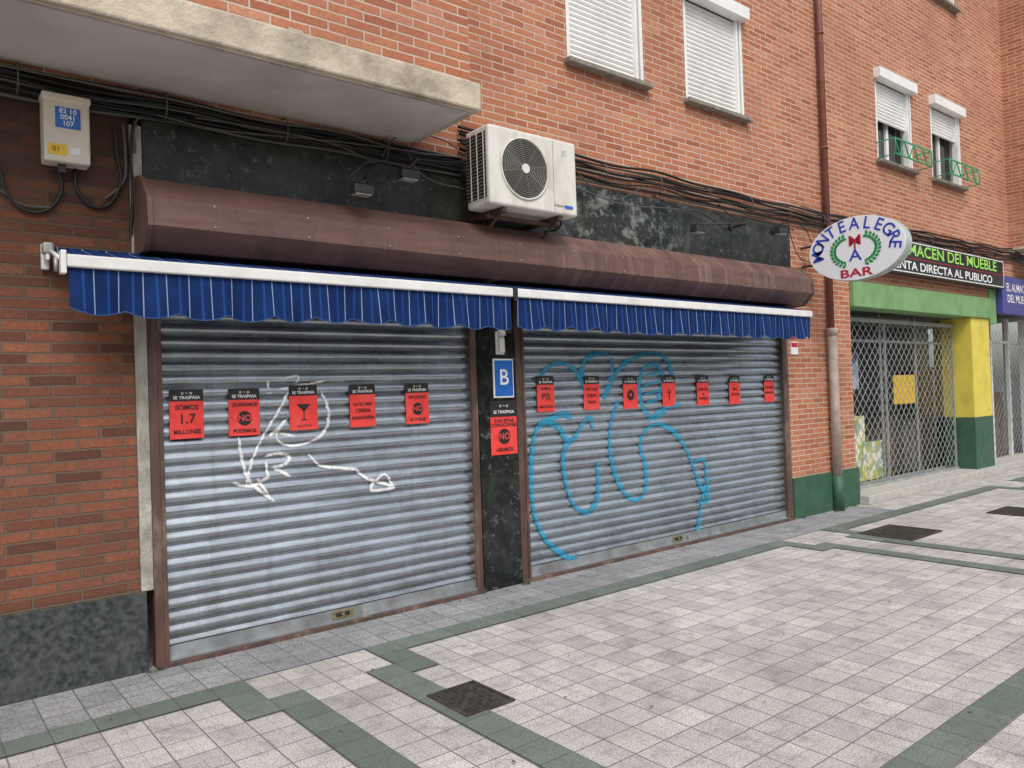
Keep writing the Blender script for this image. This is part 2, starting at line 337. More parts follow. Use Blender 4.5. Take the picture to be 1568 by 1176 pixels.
def balcony(z,n):
    box("balcony_slab"+n,-4,3.33,-.86,-.001,z,z+.20,CONC,B,.014)
    box("balcony_soffit"+n,-3.9,3.25,-.80,-.003,z-.012,z-.002,SOFF,B)
    box("drip_edge"+n,-4,3.28,-.835,-.822,z-.012,z-.001,CONC,B)
    wall("balcony_parapet"+n,-4,3.27,z+.2,z+1.25,-.81,[],BR_UP,B)
    wall("balcony_parapet_in"+n,-4,3.15,z+.2,z+1.25,-.68,[],BR_UP,B)
    mesh("balcony_parapet_side"+n,[(3.27,-.81,z+.2),(3.27,0,z+.2),(3.27,0,z+1.25),(3.27,-.81,z+1.25)],[(0,1,2,3)],BR_UP,B)
    box("balcony_cap"+n,-4,3.3,-.84,-.65,z+1.252,z+1.3,CONC,B)
    for k in range(16):
        x=random.uniform(-1,3.1);L_=random.uniform(.05,.16);h_=random.uniform(.01,.03)
        prism("cement_smear",x,x+L_,[(-.812,z+.195),(-.822,z+.2),(-.818,z+.2+h_),(-.811,z+.2+h_*1.4)],CONC,B)
balcony(3.68,"");balcony(6.75,"_upper")
for d in balc_doors:
    box("balcony_door",d[0],d[1],.13,.15,d[2],d[3],GLASS,B)
def window(x0,x1,z0,z1,drop,rail=False):
    zb=z1-(z1-z0)*drop
    box("window_pane",x0+.05,x1-.05,.150,.156,z0+.03,z1-.03,GLASS,B)
    fr=[(x0,x0+.055,.10,.149,z0,z1),(x1-.055,x1,.10,.149,z0,z1),(x0+.056,x1-.056,.10,.149,z0,z0+.055),(x0+.056,x1-.056,.10,.149,z1-.055,z1),((x0+x1)/2-.035,(x0+x1)/2+.035,.112,.148,z0+.056,z1-.056)]
    boxes("window_frame",fr,PVC,B)
    boxes("blind_guides",[(x0,x0+.045,.002,.095,z0+.01,z1-.02),(x1-.045,x1,.002,.095,z0+.01,z1-.02),(x1-.11,x1-.075,.002,.09,z0+.01,z1-.02)],PVC,B)
    boxes("blind_box",[(x0-.03,x1+.03,-.10,.03,z1-.13,z1+.01)],PVC,B)
    P=.052;n=int((z1-.13-zb)/P);vs=[];fs=[]
    for k in range(n+1):
        za=z1-.13-k*P
        for t,yy in((0,.055),(.12,.045),(.5,.036),(.85,.043),(1,.055)):
            zz=za-t*P;i=len(vs);vs+=[(x0+.046,yy,zz),(x1-.111,yy,zz)]
            if i: fs.append((i-2,i-1,i+1,i))
    mesh("roller_blind",vs,fs,PVC,B)
    box("window_sill",x0-.05,x1+.05,-.09,.10,z0-.05,z0-.002,STONE,B,.008)
    if rail:
        L=[]
        yo=-.26
        for zz in(z0+.02,z0+.24): L.append((x0-.02,x1+.06,yo,yo+.016,zz,zz+.02))
        boxes("planter_rail_bars",L,GREENR,B)
        n=8
        for i in range(n):
            xa=x0+(x1+.04-x0)*i/n;xb=x0+(x1+.04-x0)*(i+1)/n
            cable("planter_rail_bar",[(xa,yo+.008,z0+.03 if i%2 else z0+.25),(xb,yo+.008,z0+.25 if i%2 else z0+.03)],.010,GREENR,B,False)
        for xx in(x0,x1+.04): cable("planter_rail_arm",[(xx,0,z0+.25),(xx,yo,z0+.25),(xx,yo,z0+.02),(xx,0,z0+.02)],.010,GREENR,B,False)
window(*win1[0],1.0);window(*win1[1],1.0);window(*win1[2],.50,True);window(*win1[3],.38,True)
for i,u_ in enumerate(up): window(*u_,[1,.6,.9,.5][i])
# ------------------------------------------------------------------ roller shutters
P=.085
def prof(z,base):
    t=(z/P)%1.0
    return base-.021*math.sin(math.pi*min(1,(t/.84))**.66)**.8 if t<.84 else base+.008
def shutter(x0,x1,base):
    e=empty("roller_shutter");zs=[]
    k0=int(.12/P)
    for k in range(k0,int(2.5/P)+1):
        for t in(0,.012,.04,.09,.15,.22,.30,.39,.48,.58,.68,.76,.81,.838,.845,.99):
            zz=(k+t)*P
            if .12<=zz<=2.52: zs.append(zz)
    vs=[];fs=[];nx=28
    rnd=[random.uniform(-.0025,.0025) for _ in range(60)]
    for zz in zs:
        for i in range(nx+1):
            xx=x0+(x1-x0)*i/nx
            vs.append((xx,prof(zz,base)+rnd[int(zz/P)]*math.sin(i*.7+int(zz/P)*2.1)+.004*math.sin(i*.31+zz*1.3),zz))
    n=nx+1
    for a in range(len(zs)-1):
        for i in range(nx): fs.append((a*n+i,a*n+i+1,(a+1)*n+i+1,(a+1)*n+i))
    mesh("slats",vs,fs,SLAT,e,False)
    boxes("bottom_rail",[(x0+.003,x1-.003,base-.028,base-.005,.035,.118)],RAIL,e)
    boxes("rail_lip",[(x0+.003,x1-.003,base-.055,base-.0285,.030,.045)],RAIL,e)
    lx=x0+(x1-x0)*.50
    box("lock_plate",lx-.085,lx+.085,base-.034,base-.029,.050,.112,BRASS,e,.003)
    box("lock_slot",lx-.055,lx+.055,base-.042,base-.0345,.066,.096,DARK,e,.004)
    cyl("lock_barrel",(lx,base-.05,.081),(lx,base-.04,.081),.012,BRASS,e)
    box("padlock",lx+.15,lx+.19,base-.06,base-.03,.02,.085,GALV,e,.008)
    return e
BASE=.042
s1=shutter(1.335,3.775,BASE);s2=shutter(4.335,8.44,BASE)
fr=empty("shutter_frame")
boxes("guides",[(1.268,1.335,-.012,.06,.01,2.449),(3.775,3.832,-.012,.06,.01,2.449),(4.248,4.335,-.012,.06,.01,2.449),(8.44,8.555,-.012,.06,.01,2.449)],FRAME,fr)
boxes("guide_channels",[(1.322,1.347,-.022,-.013,.02,2.44),(3.763,3.787,-.022,-.013,.02,2.44),(4.323,4.347,-.022,-.013,.02,2.44),(8.428,8.452,-.022,-.013,.02,2.44)],FRAME,fr)
boxes("thresholds",[(1.27,3.83,-.05,.09,.0045,.028),(4.25,8.55,-.05,.09,.0045,.028)],FRAME,fr)
# ------------------------------------------------------------------ graffiti
def catmull(p,step=.012):
    out=[];p=[p[0]]+p+[p[-1]]
    for i in range(1,len(p)-2):
        a,b,c,d=[np.array(q) for q in p[i-1:i+3]];n=max(2,int(np.linalg.norm(c-b)/step))
        for k in range(n):
            t=k/n;out.append(.5*((2*b)+(c-a)*t+(2*a-5*b+4*c-d)*t*t+(-a+3*b-3*c+d)*t**3))
    out.append(np.array(p[-1],float));return out
def stroke(px,wd,mat,par,off=.003):
    pts=catmull([meas(a,b,BASE-.008) for a,b in px],.008);vs=[];fs=[];K=8;n=len(pts);core=[]
    for i,p in enumerate(pts):
        t=pts[min(n-1,i+1)]-pts[max(0,i-1)];t=t/(np.linalg.norm(t)+1e-9);nn=np.array([-t[1],t[0]])
        ww=wd*1.3*(1+.22*math.sin(i*.06+px[0][0])+.06*random.random())*(.5+.5*min(1,i/6,(n-1-i)/6))
        for k in range(K+1):
            q=p+nn*ww*(k/K-.5);vs.append((q[0],min(prof(q[1]+dz,BASE) for dz in(-.008,-.004,0,.004,.008))-off,q[1]))
            core.append((0,.45,1,1,1,1,1,.45,0)[k]*min(1,(i+1)/5,(n-i)/5))
    for i in range(n-1):
        for k in range(K): a=i*(K+1)+k;fs.append((a,a+1,a+K+2,a+K+1))
    o=mesh("spray_stroke",vs,fs,mat,par,True);at=o.data.attributes.new("core",'FLOAT','POINT');at.data.foreach_set("value",core)
gb=empty("blue_graffiti")
for i,s in enumerate([
 [(826,578),(838,562),(858,556),(878,566),(892,590),(897,612)],
 [(892,596),(890,565),(900,547),(920,541),(935,551),(934,580),(922,612)],
 [(928,606),(942,572),(965,550),(995,541),(1018,549),(1027,572),(1028,600),(1018,628),(1002,640),(985,628),(978,600),(980,572),(990,560),(1008,562),(1014,585),(1005,612)],
 [(985,575),(1010,570)],[(983,590),(1012,583)],[(985,604),(1010,598)],[(988,616),(1006,612)],
 [(875,640),(862,634),(845,640),(824,650),(814,690),(812,740),(818,790),(838,830),(872,856)],
 [(822,655),(838,648),(855,655),(868,676),(880,668),(893,645),(903,640),(906,660)],
 [(868,676),(861,705),(868,750),(880,776),(897,784),(911,770),(915,740),(912,705)],
 [(945,612),(934,650),(933,690),(944,735),(962,762),(978,763),(988,745),(986,710),(979,685),(985,662),(1002,650),(1022,655),(1042,675),(1058,708),(1070,742),(1084,764),(1066,768)],
 [(1060,708),(1076,704),(1080,722),(1083,760)],
 [(1078,740),(1070,790),(1064,828)],[(990,645),(1010,628),(1040,618)]]):
    stroke(s,.032 if 3<=i<=6 else .046,CYAN,gb,.003+.0003*i)
stroke([(866,853),(874,857),(882,859)],.09,CYAN,gb,.0075)
gw=empty("white_graffiti")
for i,s in enumerate([[(408,576),(411,600)],[(425,582),(455,576),(450,590)],[(405,602),(450,592),(497,583)],[(442,598),(425,630),(402,668),(385,705),(376,742)],
 [(364,668),(370,705),(380,735),(398,752),(420,768)],[(352,738),(385,744),(412,728)],[(392,732),(415,765)],[(490,598),(502,630),(496,660),(470,678),(440,682),(422,670),(430,650)],
 [(402,700),(425,694),(442,700),(432,712),(412,716)],[(415,716),(430,722),(444,730)],[(405,704),(410,735)],
 [(470,694),(488,712),(515,716),(545,718)],[(540,715),(560,732),(600,744)],[(602,746),(586,726),(566,750),(604,746)],[(440,640),(410,670)],[(452,668),(425,664)]]):
    stroke(s,.020,WSPR,gw,.003+.0003*i)
# ------------------------------------------------------------------ posters
def poster(x,z,wd,ht,y,kind,hdr=.24):
    e=empty("red_poster");n=6
    def sheetm(nm,za,zb,m,dy):
        vs=[];fs=[]
        for i in range(n+1):
            t=i/n;yy=y+dy-.0025*math.sin(t*math.pi)
            vs+=[(x+wd*t,yy,za),(x+wd*t,yy,zb)]
            if i: k=2*i;fs.append((k-2,k,k+1,k-1))
        mesh(nm,vs,fs,m,e)
    sheetm("body",z-ht,z-ht*hdr,RED,0);sheetm("header",z-ht*hdr,z,BLK,0)
    cxx=x+wd/2;ty=y-.0045;s=wd/.215
    text("SE TRASPASA",.029*s,WINK,(cxx,ty,z-ht*hdr*.70),e,off=.0003);text("o ~ o",.032*s,WINK,(cxx,ty,z-ht*hdr*.30),e)
    zz=z-ht*hdr;h=ht*(1-hdr)
    if kind[0]=='T':
        for s_,f,sz in kind[1]: text(s_,sz*s,BLK,(cxx,ty,zz-h*f),e,off=.0008)
    def ring(zc,r):
        mesh("disc",[(cxx+math.cos(2*math.pi*i/24)*r,ty,zc+math.sin(2*math.pi*i/24)*r) for i in range(24)],[tuple(range(24))],BLK,e)
    if kind[0]=='N':
        ts=kind[1];L1=ts[0].split("\n");
        for q,t1 in enumerate(L1): text(t1,.034*s if len(L1)==1 else .03*s,BLK,(cxx,ty,zz-h*(.14+.11*q-.03*(len(L1)-1))),e,off=.0007)
        text(ts[1],.034*s,BLK,(cxx,ty,zz-h*.87),e,off=.0007)
        ring(zz-h*.52,.050*s);text("NO",.058*s,RED,(cxx,ty-.001,zz-h*.52),e,off=.0008)
    if kind[0]=='G':
        zc=zz-h*.45;mesh("glass_icon",[(cxx-.055,ty,zc+.05),(cxx+.055,ty,zc+.05),(cxx+.045,ty,zc+.04),(cxx+.004,ty,zc),(cxx+.004,ty,zc-.055),(cxx+.03,ty,zc-.065),(cxx-.03,ty,zc-.065),(cxx-.004,ty,zc-.055),(cxx-.004,ty,zc),(cxx-.045,ty,zc+.04)],[tuple(range(9,-1,-1))],BLK,e)
        text("CULTURA",.024,BLK,(cxx,ty,zz-h*.88),e)
    if kind[0]=='C':
        zc=zz-h*.5;boxes("cross_icon",[(cxx-.006,cxx+.006,ty-.001,ty,zc-.06,zc+.06),(cxx-.03,cxx-.0065,ty-.001,ty,zc+.02,zc+.032),(cxx+.0065,cxx+.03,ty-.001,ty,zc+.02,zc+.032)],BLK,e)
    if kind[0]=='O':
        ring(zz-h*.45,.055*s);text("M",.05*s,RED,(cxx,ty-.001,zz-h*.45),e,off=.001)
    rot=random.uniform(-.014,.014)
    c=Vector((cxx,0,z-ht/2));e.matrix_world=Matrix.Translation(c)@Matrix.Rotation(rot,4,'Y')@Matrix.Translation(-c)
    return e
py=BASE-.0265
kinds=[('T',[("SOMOS",.17,.044),("1.7",.48,.09),("MILLONES",.82,.038)]),('N',("QUEREMOS","PODEMOS")),('G',),('T',[("LA ULTIMA",.3,.032),("CIERRA",.5,.038),("GANADERIA",.72,.034)]),('N',("SIN JUEGO","SI OTROS")),
 ('T',[("SOMOS",.15,.036),("PIB",.45,.085),("NACIONAL",.82,.036)]),('T',[("NO NOS",.2,.040),("DEJAN",.45,.044),("BAJAR",.7,.040)]),('O',),('C',),('T',[("DERECHO",.3,.04),("AL",.5,.036),("TRABAJO",.7,.04)]),('T',[("MAS",.3,.044),("AYUDAS",.55,.042)]),('T',[("PAGAMOS",.3,.038),("IMPUESTOS",.55,.034)])]
xs_=[1.39,1.765,2.19,2.66,3.14,4.50,5.08,5.62,6.21,6.78,7.36,8.05]
zs_=[1.752,1.75,1.765,1.762,1.762,1.80,1.795,1.785,1.785,1.778,1.77,1.772]
for k,x,z in zip(kinds,xs_,zs_):
    x=x*(D+py)/D;poster(x,z,.213 if x<4 else .208,.32,py,k)
poster(3.945,1.595,.285,.46,-.029,('N',("CON ESTAS\nCONDICIONES","ABRIMOS")),.30)
e=empty("bar_licence_plate_sign")
box("plate",3.985,4.205,-.040,-.027,1.62,1.955,WINK,e,.004);box("blue_field",3.998,4.192,-.043,-.0405,1.635,1.94,BLUE,e)
text("B",.19,WINK,(4.095,-.0445,1.79),e,off=.0015)
e=empty("wall_lamp")
box("backplate",4.02,4.11,-.05,-.026,1.99,2.19,WHITE,e,.01);box("diffuser",4.035,4.095,-.085,-.0505,2.0,2.14,WHITE,e,.02,3)
cyl("cap",(4.065,-.07,2.15),(4.065,-.07,2.20),.035,WHITE,e)
# ------------------------------------------------------------------ housing
h=empty("brown_awning_housing")
pr=[(-.016,3.07),(-.17,3.05),(-.33,2.90),(-.345,2.73),(-.22,2.60),(-.016,2.60)]
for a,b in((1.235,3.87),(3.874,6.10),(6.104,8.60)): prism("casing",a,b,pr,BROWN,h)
big=[(y*1.04-.002,2.84+(z-2.84)*1.05) for y,z in pr]
big[0]=(-.017,big[0][1]);big[-1]=(-.017,big[-1][1])
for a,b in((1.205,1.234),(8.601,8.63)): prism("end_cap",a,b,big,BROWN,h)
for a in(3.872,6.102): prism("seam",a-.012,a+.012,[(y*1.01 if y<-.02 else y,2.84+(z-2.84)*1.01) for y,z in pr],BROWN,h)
for a in np.arange(1.6,8.5,.62):
    cyl("rivet",(a,-.352,2.752),(a,-.340,2.752),.006,GALV,h,8);cyl("rivet",(a,-.340,2.885),(a,-.328,2.885),.006,GALV,h,8)
# ------------------------------------------------------------------ awnings
AWN_T=flat("awning_trim",(.03,.08,.24),.7)
def awning(x0,x1):
    e=empty("striped_awning");yf=-.42;n=int((x1-x0)/.012);vs=[];fs=[];m=5
    for i in range(n+1):
        x=x0+.01+(x1-x0-.02)*i/n
        sc=abs(math.sin(math.pi*(x-x0)/.29));bot=2.205-.040*sc**.8+.008*math.sin(x*3.1)
        for j in range(m+1):
            t=j/m;z=2.428+(bot-2.428)*t
            vs.append((x,yf+.004-t*(.016*math.sin(x*17+.5*math.sin(x*4))+.012*math.sin(x*9.3+1)+.006*math.sin(x*47))-.01*t,z))
    for i in range(n):
        for j in range(m): a=i*(m+1)+j;fs.append((a,a+1,a+m+2,a+m+1))
    mesh("valance",vs,fs,AWN,e,True)
    cable("hem",[ (vs[i*(m+1)+m][0],vs[i*(m+1)+m][1]-.001,vs[i*(m+1)+m][2]) for i in range(0,n+1,4)],.0035,AWN_T,e,False)
    box("front_bar",x0,x1,yf-.022,yf+.02,2.43,2.50,WHITE,e,.008)
    mesh("canvas",[(x0+.01,yf+.01,2.505),(x1-.01,yf+.01,2.505),(x1-.01,-.10,2.585),(x0+.01,-.10,2.585)],[(0,1,2,3)],AWN,e)
    cyl("roller_tube",(x0,-.09,2.56),(x1,-.09,2.56),.035,AWN,e)
    for xx in(x0+.25,x1-.25):
        boxes("folding_arm",[(xx-.012,xx+.012,-.40,-.10,2.455,2.485)],WHITE,e)
    return e
a1=awning(.765,3.905);a2=awning(3.955,8.42)
for e,x in((a1,.72),(a2,8.43)):
    box("wall_bracket",x-.02,x+.02,-.04,-.001,2.47,2.62,WHITE,e,.006)
    box("arm_bracket",x-.010,x+.010,-.14,-.041,2.51,2.58,WHITE,e,.006)
box("gear_box",.695,.75,-.15,-.07,2.545,2.61,GALV,a1,.012);cyl("eye",(.735,-.30,2.42),(.735,-.30,2.50),.012,GALV,a1)
cyl("arm_tube",(.735,-.14,2.56),(.752,-.40,2.47),.012,WHITE,a1)
box("end_clip",.735,.764,-.45,-.39,2.39,2.52,WHITE,a1,.006);box("end_clip_mid",3.906,3.954,-.44,-.40,2.425,2.505,DARK,a1)
# ------------------------------------------------------------------ air conditioner
A=empty("air_conditioner_unit")
ax0,ax1,ay0,ay1,az0,az1=3.66,4.60,-.50,-.19,3.14,3.77
box("body",ax0,ax1,ay0,ay1,az0,az1,ACW,A,.022,3)
fc=(4.02,3.462);fr_=.245
def disc(name,c,r,y,mat,par,n=48):
    return mesh(name,[(c[0]+math.cos(2*math.pi*i/n)*r,y,c[1]+math.sin(2*math.pi*i/n)*r) for i in range(n)],[tuple(range(n))],mat,par)
disc("fan_recess",fc,fr_,ay0-.002,DARK,A)
def torus(name,c,r,rm,y,mat,par):
    pts=[(c[0]+math.cos(2*math.pi*i/40)*r,y,c[1]+math.sin(2*math.pi*i/40)*r) for i in range(41)]
    cable(name,pts,rm,mat,par,False)
torus("grille_rim",fc,fr_,.009,ay0-.006,ACW,A)
GRL=flat("grille_wire",(.22,.215,.19))
for k in range(12): torus("grille_ring",fc,.045+k*.0163,.0032,ay0-.012,GRL,A)
for k in range(4):
    a=math.pi/4*k+.2;cable("grille_spoke",[(fc[0]-math.cos(a)*fr_,ay0-.009,fc[1]-math.sin(a)*fr_),(fc[0]+math.cos(a)*fr_,ay0-.009,fc[1]+math.sin(a)*fr_)],.003,GRL,A,False)
BLD=flat("fan_blade",(.05,.05,.05))
for k in range(3):
    a=2*math.pi*k/3
    mesh("fan_blade",[(fc[0]+math.cos(a+b)*r,ay0-.004,fc[1]+math.sin(a+b)*r) for b,r in((0,.04),(.1,.21),(.5,.235),(1.0,.2),(.9,.04))],[(0,1,2,3,4)],BLD,A)
cyl("hub",(fc[0],ay0-.02,fc[1]),(fc[0],ay0-.006,fc[1]),.038,ACW,A,24)
boxes("side_coil",[(ax0-.004,ax0-.001,ay0+.04,ay1-.02,az0+.06,az1-.05)],DARK,A)
boxes("side_louvres",[(ax0-.012,ax0-.005,ay0+.03,ay1-.015,az0+.07+i*.028,az0+.076+i*.028) for i in range(18)],GRL,A)
boxes("side_ribs",[(ax0-.016,ax0-.0125,ay0+.05+i*.085,ay0+.058+i*.085,az0+.05,az1-.05) for i in range(3)],ACW,A)
boxes("seams",[(4.33,4.334,ay0-.0015,ay0-.0005,az0+.02,az1-.02)],GRL,A)
text("JC",.06,flat("grey_ink",(.3,.36,.45)),(4.46,ay0-.002,3.66),A);box("badge_blue",4.45,4.54,ay0-.004,ay0-.001,3.195,3.222,BLUE,A)
text("fedders",.035,flat("grey_ink2",(.2,.2,.22)),(4.39,ay0-.002,3.212),A)
RUST=pm("rusty_bracket",(.09,.045,.03),(.05,.03,.025),15,.7,bs=.2)
for xx in(3.82,4.42):
    boxes("bracket",[(xx-.02,xx+.02,ay0+.02,-.016,az0-.045,az0-.004),(xx-.02,xx+.02,-.03,-.0165,az0-.30,az0-.046)],RUST,A)
    cable("brace",[(xx,ay0+.08,az0-.04),(xx,-.03,az0-.28)],.012,RUST,A,False)
boxes("bracket_rail",[(3.74,4.50,-.36,-.32,az0-.075,az0-.046)],RUST,A)
cable("ac_pipe",[(4.60,-.30,3.30),(4.68,-.25,3.26),(4.72,-.06,3.36),(4.70,-.04,3.62)],.014,DARK,A)
cable("ac_drain",[(4.60,-.28,3.22),(4.66,-.2,3.12),(4.62,-.04,3.10)],.010,DARK,A)
# ------------------------------------------------------------------ cables
CB=empty("electrical_cables");BLKC=flat("cable_black",(.015,.015,.015),.5);GRC=flat("cable_grey",(.10,.095,.085),.6)
for i in range(10):
    z=3.475+i*.017;pts=[]
    for k in range(13):
        x=-3+k*.56;pts.append((x,-.03-.014*(i%3),z+random.uniform(-.016,.016)-(.014 if k%2 else 0)))
    cable("bundle_left",pts,.008+.004*(i%3==0),BLKC if i%4 else GRC,CB)
for i in range(10):
    pts=[];z=3.655+i*.024
    for k in range(22):
        x=3.7+k*.62
        zz=z+(.10*(x-9)/6 if x>9 else 0)
        pts.append((x,-.035-.014*(i%4),zz+random.uniform(-.018,.018)-(.022 if k%2 else 0)))
    cable("bundle_right",pts,.008+.005*(i%3==0),BLKC if i%4 else GRC,CB)
for k in range(20):
    x=-.2+k*.8;z=3.56 if x<3.7 else 3.75
    if 3.5<x<4.8: continue
    cable("clip",[(x,-.002,z+.09),(x,-.085,z+.07),(x,-.085,z-.06),(x,-.002,z-.09)],.005,GRC,CB)
for pts in([(625,235),(640,262),(670,280),(705,288),(735,300)],[(585,240),(600,215),(625,205),(650,200)],[(640,205),(680,215),(700,228)],[(530,275),(545,262),(560,250),(590,246)],
           [(240,176),(320,196),(400,206),(470,212),(560,222),(640,232)],[(300,180),(420,200),(520,224),(575,250)],
           [(885,265),(910,290),(935,305),(960,300),(985,285)],[(1100,312),(1118,330),(1150,335),(1190,345),(1215,352)],[(1170,352),(1200,342),(1232,350),(1243,372)],[(1205,335),(1215,375),(1225,395),(1240,402)],
           [(1000,300),(1040,318),(1080,330),(1110,352)],[(890,290),(950,312),(1010,318),(1060,322)]):
    q=[meas(a,b,-.07) for a,b in pts];cable("loose_lead",[(x,-.07,z) for x,z in q],.006,GRC if pts[0][0]<900 else BLKC,CB)
for pts,r in(([(205,185),(200,230),(203,300),(200,360)],.010),([(218,178),(208,186),(206,235)],.008),([(175,190),(178,230),(182,290),(150,318),(118,290),(116,258)],.011),([(90,256),(92,300),(55,325),(12,300),(0,262),(-15,240)],.011),([(0,290),(30,312),(80,318)],.008),([(188,190),(192,240),(188,280),(160,305)],.009)):
    q=[meas(a,b,-.02) for a,b in pts];cable("drop_cable",[(x,-.022,z) for x,z in q],r,BLKC if r>.0095 else GRC,CB)
# ------------------------------------------------------------------ meter box
e=empty("electric_meter_box")
METER=pm("meter_plastic",(.76,.70,.58),(.66,.60,.50),5,.6,bs=0)
box("case",.715,.955,-.13,-.001,3.09,3.47,METER,e,.012);box("lid",.708,.962,-.14,-.0,3.445,3.49,METER,e,.012)
box("number_plate",.775,.905,-.134,-.1305,3.29,3.41,BLUE,e)
for i,s in enumerate(("82 10","0041","107")): text(s,.040,WINK,(.84,-.1355,3.388-i*.036),e,off=.0006)
box("warning_label",.735,.83,-.134,-.1305,3.13,3.19,YLAB,e);box("fuse_window",.85,.90,-.1335,-.1305,3.14,3.18,WINK,e)
text("01",.04,DARK,(.775,-.1355,3.16),e);box("cable_entry",.79,.83,-.09,-.05,3.04,3.089,DARK,e)
# ------------------------------------------------------------------ floodlights
def flood(px,py_,pz,wx,wz,armw):
    e=empty("floodlight");box("head",px-.075,px+.075,py_-.045,py_+.045,pz-.035,pz+.03,DARK,e,.008)
    box("lens",px-.062,px+.062,py_-.038,py_+.038,pz-.042,pz-.0355,GALV,e)
    boxes("fins",[(px-.06+i*.03,px-.052+i*.03,py_-.04,py_+.04,pz+.0305,pz+.045) for i in range(5)],DARK,e)
    cable("arm",[(wx,-.02,wz),(wx,py_*.6,wz+.01),(px,py_,pz+.045)],armw,DARK,e,False)
    cyl("wall_plate",(wx,-.035,wz),(wx,-.015,wz),.04,DARK,e)
flood(2.62,-.36,3.13,2.88,3.33,.010);flood(3.02,-.34,3.30,3.2,3.48,.010)
flood(8.0,-.32,3.42,8.35,3.50,.010);flood(6.45,-.34,3.27,7.5,3.46,.012)
# ------------------------------------------------------------------ downpipe
e=empty("drainpipe")
cyl("upper_pipe",(9.52,-.065,2.32),(9.52,-.065,11),.043,RPIPE,e);cyl("lower_pipe",(9.50,-.085,.46),(9.50,-.085,2.30),.060,PPIPE,e);cyl("collar",(9.50,-.085,2.27),(9.50,-.085,2.36),.070,PPIPE,e)
cyl("foot",(9.50,-.085,.0),(9.50,-.085,.46),.070,GREENP,e)
for z in(1.1,3.2,4.7,6.2,7.7): cyl("pipe_clamp",(9.515,-.07,z),(9.515,-.07,z+.025),.049 if z>2 else .072,GALV if z<2 else RPIPE,e)
e=empty("alarm_notice");box("plate",8.64,8.80,-.012,-.001,2.02,2.18,WINK,e);box("red_band",8.65,8.79,-.014,-.0125,2.11,2.165,REDINK,e)
e=empty("notice_plate");box("plate",8.60,8.74,-.012,-.001,2.22,2.32,REDINK,e);text("CCTV",.05,WINK,(8.67,-.0135,2.27),e)
e=empty("yellow_notice");box("plate",8.95,9.14,-.010,-.001,2.72,3.0,YLAB,e);text("!",.16,DARK,(9.04,-.0115,2.87),e)
# ------------------------------------------------------------------ oval sign
e=empty("oval_bar_sign");SX=8.9;cy_,cz_=-.735,3.235;ra,rb=.58,.375
def oval(name,x0,x1,a,b,mat,n=64):
    vs=[(x0,cy_+math.cos(2*math.pi*i/n)*a,cz_+math.sin(2*math.pi*i/n)*b) for i in range(n)]
    vs+=[(x1,v[1],v[2]) for v in vs]
    mesh(name,vs,[tuple(range(n)),tuple(range(2*n-1,n-1,-1))]+[(i,i+n,(i+1)%n+n,(i+1)%n) for i in range(n)],mat,e)
oval("face",SX,SX+.02,ra,rb,pm("sign_acrylic",(.88,.90,.93),(.84,.87,.91),3,.3,bs=0));oval("casing",SX+.0205,SX+.15,ra*1.01,rb*1.012,pm("sign_casing",(.45,.52,.50),(.35,.42,.40),6,.4,bs=0));oval("back_face",SX+.1505,SX+.17,ra,rb,WHITE)
word="MONTEALEGRE"
for i,ch in enumerate(word):
    ang=math.radians(196-(i+.5)*212/len(word))
    yy=cy_-math.cos(ang)*ra*.80;zz=cz_+math.sin(ang)*rb*.755
    tilt=math.atan2(-math.cos(ang)*rb,math.sin(ang)*ra)
    o=text(ch,.20,BLUEINK,(0,0,0),e,off=.0028)
    rx=Vector((0,-math.cos(tilt),math.sin(tilt)));ry=Vector((0,math.sin(tilt),math.cos(tilt)))
    m=Matrix((rx,ry,rx.cross(ry))).transposed().to_4x4();m.translation=Vector((SX-.003,yy,zz));o.matrix_world=m@Matrix.Diagonal((.92,1,1,1))
text("BAR",.135,REDINK,(SX-.003,cy_,cz_-.295),e,FL,1.6,.003)
text("M",.17,REDINK,(SX-.003,cy_,cz_+.085),e,FL,1.3,.002);text("A",.19,BLUEINK,(SX-.003,cy_,cz_-.09),e,FL,1.2,.002);text("T",.15,REDINK,(SX-.004,cy_,cz_+.03),e,FL,1.2,.002)
vs=[];fs=[]
for sgn in(-1,1):
    for k in range(12):
        a=math.radians(-78+k*13);c=(cy_+sgn*(.07+math.cos(a)*.20),cz_-.02+math.sin(a)*.17)
        for s2 in(-1,1):
            d=a+math.pi/2+s2*.75;dy,dz=sgn*math.cos(d)*.062,math.sin(d)*.062;nx_,nz_=-dz*.33,dy*.33;i=len(vs)
            vs+=[(SX-.003,c[0],c[1]),(SX-.003,c[0]+dy*.5+nx_,c[1]+dz*.5+nz_),(SX-.003,c[0]+dy,c[1]+dz),(SX-.003,c[0]+dy*.5-nx_,c[1]+dz*.5-nz_)];fs.append((i,i+1,i+2,i+3))
mesh("laurel",vs,fs,GREENINK,e)
for zz in(3.12,3.36): cable("bracket",[(SX+.08,-.001,zz),(SX+.08,-.22,zz)],.014,DARK,e,False)
cable("stay",[(SX+.08,-.01,3.9),(SX+.08,-.6,3.60)],.005,DARK,e,False)
